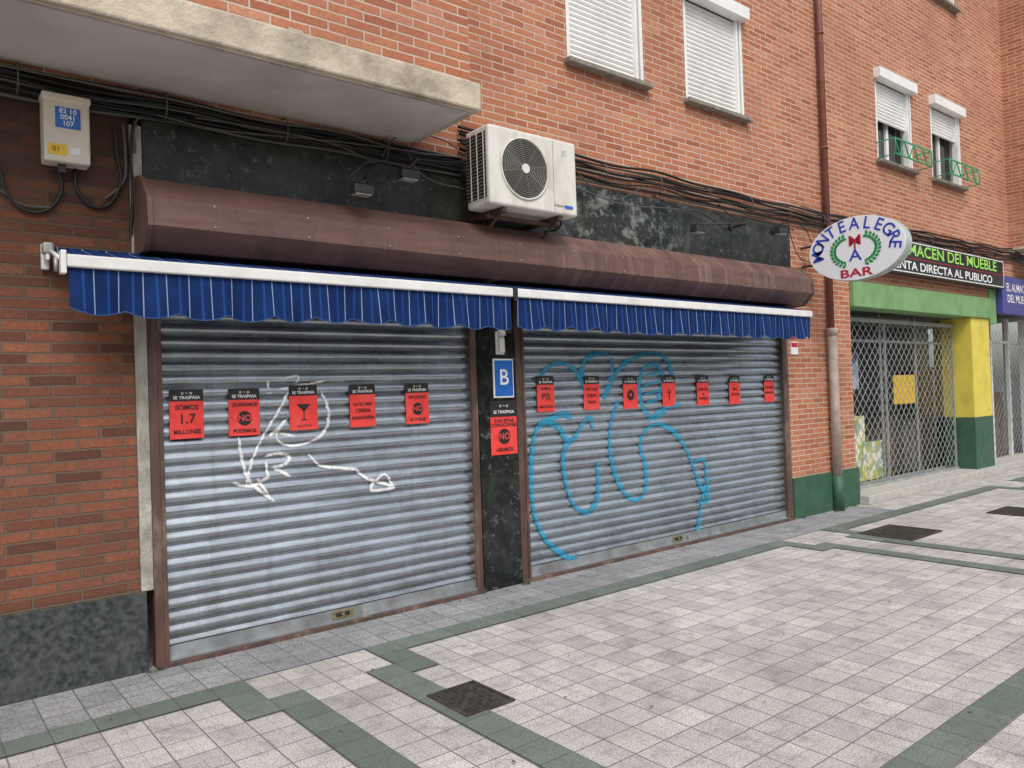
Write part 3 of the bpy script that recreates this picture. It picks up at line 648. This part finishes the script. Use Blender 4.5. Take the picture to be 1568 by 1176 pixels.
# ------------------------------------------------------------------ furniture shop
Sh=empty("furniture_shop_front")
box("green_beam",10.155,14.95,-.06,.28,2.68,3.028,GREENL,Sh,.006)
box("pillar_upper",14.17,14.93,-.02,.6,.99,2.679,YEL,Sh,.006);box("pillar_lower",14.16,14.94,-.025,.6,.003,.99,GREENP,Sh,.006)
box("threshold",10.155,15.0,-.16,.9,.0,.12,KERB,Sh,.01);box("threshold_right",15.0,20,-.1,.9,.001,.12,KERB,Sh,.01)
box("floor",10.16,20,.91,3.15,.0,.12,STONE,Sh);box("ceiling",10.16,20,.29,3.15,2.9,3.0,SOFF,Sh)
box("back_wall",10.16,20,3.1,3.15,.12,3.0,pm("shop_back",(.04,.04,.035),None,3),Sh);box("side_wall",10.06,10.16,.33,3.1,.0,3.0,SOFF,Sh)
AL=pm("aluminium",(.40,.41,.41),(.30,.31,.31),6,.5,.2,bs=0)
mesh("glazing",[(10.17,.46,.12),(14.16,.46,.12),(14.16,.46,2.68),(10.17,.46,2.68)],[(0,1,2,3)],CGL,Sh)
boxes("mullions",[(x-.022,x+.022,.44,.48,.12,2.68) for x in(10.2,11.9,13.1)]+[(10.231,14.07,.442,.478,z,z+.04) for z in(.125,2.25)],AL,Sh)
vs=[];fs=[];gy=.27
def strip(a,b,wd,y):
    a=Vector(a);b=Vector(b);d=(b-a).normalized();n=Vector((-d.y,d.x))*wd/2;i=len(vs)
    for p in(a+n,b+n,b-n,a-n): vs.append((p.x,y,p.y))
    for p in(a+n,b+n,b-n,a-n): vs.append((p.x,y+.004,p.y))
    fs.extend([(i,i+1,i+2,i+3),(i+7,i+6,i+5,i+4),(i,i+4,i+5,i+1),(i+2,i+6,i+7,i+3)])
gx0,gx1,gz0,gz1=10.18,14.14,.16,2.52;dx=.17;hh=gz1-gz0;sl=1.0
k=gx0-hh/sl
while k<gx1:
    for sg in(1,-1):
        xa,xb=(k,k+hh/sl);pa=[xa,gz0];pb=[xb,gz1]
        if pa[0]<gx0: pa=[gx0,gz0+(gx0-xa)*sl]
        if pb[0]>gx1: pb=[gx1,gz0+(gx1-xa)*sl]
        if pb[0]-pa[0]>.02:
            if sg==1: strip(pa,pb,.011,gy)
            else: strip([pa[0],gz0+gz1-pa[1]],[pb[0],gz0+gz1-pb[1]],.011,gy+.006)
    k+=dx
mesh("lattice_gate",vs,fs,AL,Sh)
boxes("gate_posts",[(x-.010,x+.010,gy-.01,gy+.02,gz0,gz1) for x in(10.2,11.68,14.1)]+[(gx0,gx1,gy-.02,gy+.025,gz1+.001,gz1+.06),(gx0,gx1,gy-.02,gy+.025,.121,.159)],AL,Sh)
def goods(nm,cols,scale):
    m,nt,b=nodes(nm);v=coords(nt,'xyz');vo=N(nt,"ShaderNodeTexVoronoi");vo.inputs['Scale'].default_value=scale;nt.links.new(v,vo.inputs['Vector'])
    s=N(nt,"ShaderNodeSeparateColor");nt.links.new(vo.outputs['Color'],s.inputs[0]);r=ramp(nt,s.outputs[0],[(i/(len(cols)-1),c) for i,c in enumerate(cols)])
    nt.links.new(r,b.inputs['Base Color']);return m
G1=goods("printed_fabric",[(.8,.75,.6),(.15,.4,.1),(.75,.65,.1),(.9,.9,.85),(.1,.25,.08)],9)
G2=goods("boxes_print",[(.1,.25,.55),(.8,.8,.8),(.05,.05,.06),(.4,.5,.6)],6)
# printed vinyl banners stuck on the street side of the glass
boxes("display_banner",[(10.75,11.32,.447,.455,.18,1.15),(11.33,11.85,.448,.455,.18,.75)],G1,Sh)
boxes("display_banner_blue",[(10.6,11.20,.447,.455,1.55,2.10)],G2,Sh)
boxes("yellow_reflection",[(12.3,13.05,.447,.455,1.28,1.74)],YLAB,Sh)  # flat yellow panel painted in as the reflection of a street container
for i,(x,wd_,hh_,c) in enumerate(((12.0,.6,.9,(.5,.30,.12)),(12.9,.7,.8,(.6,.5,.4)),(13.65,.45,1.7,(.30,.16,.08)),(15.4,.8,1.8,(.25,.25,.3)),(16.5,.8,1.2,(.6,.3,.1)))):
    m_=pm("furniture_wood_%d"%i,c,tuple(v*.4 for v in c),9,.6,bs=0)
    boxes("display_cabinet",[(x,x+wd_,.6,1.0,.13,.13+hh_),(x-.02,x+wd_+.02,.58,1.02,.131+hh_,.16+hh_)],m_,Sh)
e=empty("furniture_shop_sign");BS=flat("black_sign",(.02,.018,.02),.35)
box("panel",10.3,15.28,-.17,-.03,3.20,3.70,BS,e,.004);boxes("border",[(10.32,15.26,-.174,-.1715,3.665,3.68),(10.32,15.26,-.174,-.1715,3.22,3.235),(15.245,15.26,-.174,-.1715,3.2355,3.6645)],WINK,e)
text("ALMACEN DEL MUEBLE",.235,LIME,(13.05,-.174,3.555),e,sx=1.55,off=.003);text("VENTA DIRECTA AL PUBLICO",.175,WINK,(12.85,-.174,3.32),e,sx=1.62,off=.003)
boxes("red_stripe",[(10.32,15.24,-.1735,-.1712,3.43,3.44)],REDINK,e)
e=empty("blue_shop_sign");box("panel",15.32,19.5,-.12,-.01,2.78,3.45,NAVY,e,.004);text("EL ALMACEN\nDEL MUEBLE",.2,WINK,(16.1,-.124,3.15),e,sx=1.0,off=.002)
box("right_frame",15.0,15.3,-.02,.3,2.6,3.2,GREENL,Sh)
mesh("glazing_right",[(14.95,.46,.12),(19.9,.46,.12),(19.9,.46,2.78),(14.95,.46,2.78)],[(0,1,2,3)],CGL,Sh)
boxes("mullions_right",[(x-.03,x+.03,.40,.49,.12,2.78) for x in(15.3,16.2,17.1)]+[(15.0,19.5,.402,.488,2.3,2.35)],WHITE,Sh)
boxes("far_pillar",[(17.6,18.3,-.02,.39,.12,2.77)],WHITE,Sh)
box("far_upper_wall",16.1,20,.0,.3,3.46,3.975,BR_UP,Sh)
vs=[];fs=[];k=15.05
while k<17.2:
    strip((k,gz0),(k+hh/sl,gz1),.009,gy);strip((k,gz1),(k+hh/sl,gz0),.009,gy+.006)
    k+=dx
mesh("lattice_gate_right",vs,fs,AL,Sh)
# ------------------------------------------------------------------ opposite side of the street (seen in reflections)
leafm=flat("foliage",(.06,.11,.03),.7);bark=flat("bark",(.12,.09,.07),.9)
def leaves(cs,per,sd,s):
    vs=[];fs=[]
    for c in cs:
        for _ in range(per):
            p=c+Vector([random.gauss(0,k_) for k_ in sd]);a=Vector([random.gauss(0,1) for _ in range(3)]).normalized();b=a.orthogonal().normalized();i=len(vs)
            p.z=max(p.z,.02)
            vs+=[tuple(p+a*s),tuple(p+b*s*.7),tuple(p-a*s),tuple(p-b*s*.7)];fs.append((i,i+1,i+2,i+3))
    return vs,fs
def tree(x,y,hgt):
    e=empty("plane_tree");base=Vector((x,y,-.12));cyl("trunk",base,base+Vector((.1,0,hgt*.42)),.17,bark,e,10,.11)
    cs=[]
    for k in range(7):
        a=k*.9+random.random();q=base+Vector((math.cos(a)*1.6,math.sin(a)*1.2,hgt*(.42+.4*random.random())));cyl("limb",base+Vector((.1,0,hgt*.36)),q,.08,bark,e,6,.02);cs.append(q)
    cs=[c+Vector([random.gauss(0,.6) for _ in range(3)]) for c in cs*3]
    mesh("crown",*leaves(cs,75,(.42,.42,.42),.14),leafm,e)
for x,y,hg in((-6,-14,7),(24,-12.5,6),(28,-12,6.5),(32,-12.5,6),(36.5,-12,6.5),(41,-12.5,6.5),(46,-12,7),(52,-12.5,7)): tree(x,y,hg)
mesh("reflection_hedge",*leaves([Vector((x*.35+17,-11.9,.6)) for x in range(110)],55,(.3,.25,.42),.09),leafm)  # unseen foliage added so the shop glass reflects dark green low down
OB=empty("opposite_apartment_block")
wall("facade",-30,110,-.12,13,-34,[(x,x+1.4,z,z+1.4) for x in range(-28,108,4) for z in(1,4,7,10)],flat("ochre_render",(.38,.29,.21),.9),OB,.2)
mesh("dark_windows",[(-30,-34.2,-.12),(110,-34.2,-.12),(110,-34.2,13),(-30,-34.2,13)],[(0,1,2,3)],GLASS,OB)
box("roof",-30,110,-46,-33.7,13.003,13.3,CONC,OB)
# ------------------------------------------------------------------ light
wd=bpy.data.worlds.new("World");S.world=wd;wd.use_nodes=True;nt=wd.node_tree;bg=nt.nodes["Background"]
sky=nt.nodes.new("ShaderNodeTexSky");sky.sky_type='NISHITA';sky.sun_disc=False
EL,AZ=50,205
sky.sun_elevation=math.radians(EL);sky.sun_rotation=math.radians(AZ);sky.dust_density=3;sky.air_density=1.2
hs=nt.nodes.new("ShaderNodeHueSaturation");hs.inputs['Saturation'].default_value=.4;hs.inputs['Value'].default_value=1.28
nt.links.new(sky.outputs[0],hs.inputs['Color']);nt.links.new(hs.outputs[0],bg.inputs['Color']);bg.inputs['Strength'].default_value=.15
sl_=bpy.data.lights.new("sun",'SUN');sl_.energy=1.5;sl_.angle=math.radians(25);sl_.color=(1,.96,.9);so=bpy.data.objects.new("sun",sl_);COL.objects.link(so)
a=math.radians(AZ);d=Vector((math.sin(a)*math.cos(math.radians(EL)),math.cos(a)*math.cos(math.radians(EL)),math.sin(math.radians(EL))))
so.rotation_euler=d.to_track_quat('Z','Y').to_euler()
S.view_settings.view_transform='Standard';S.view_settings.look='None';S.view_settings.exposure=0
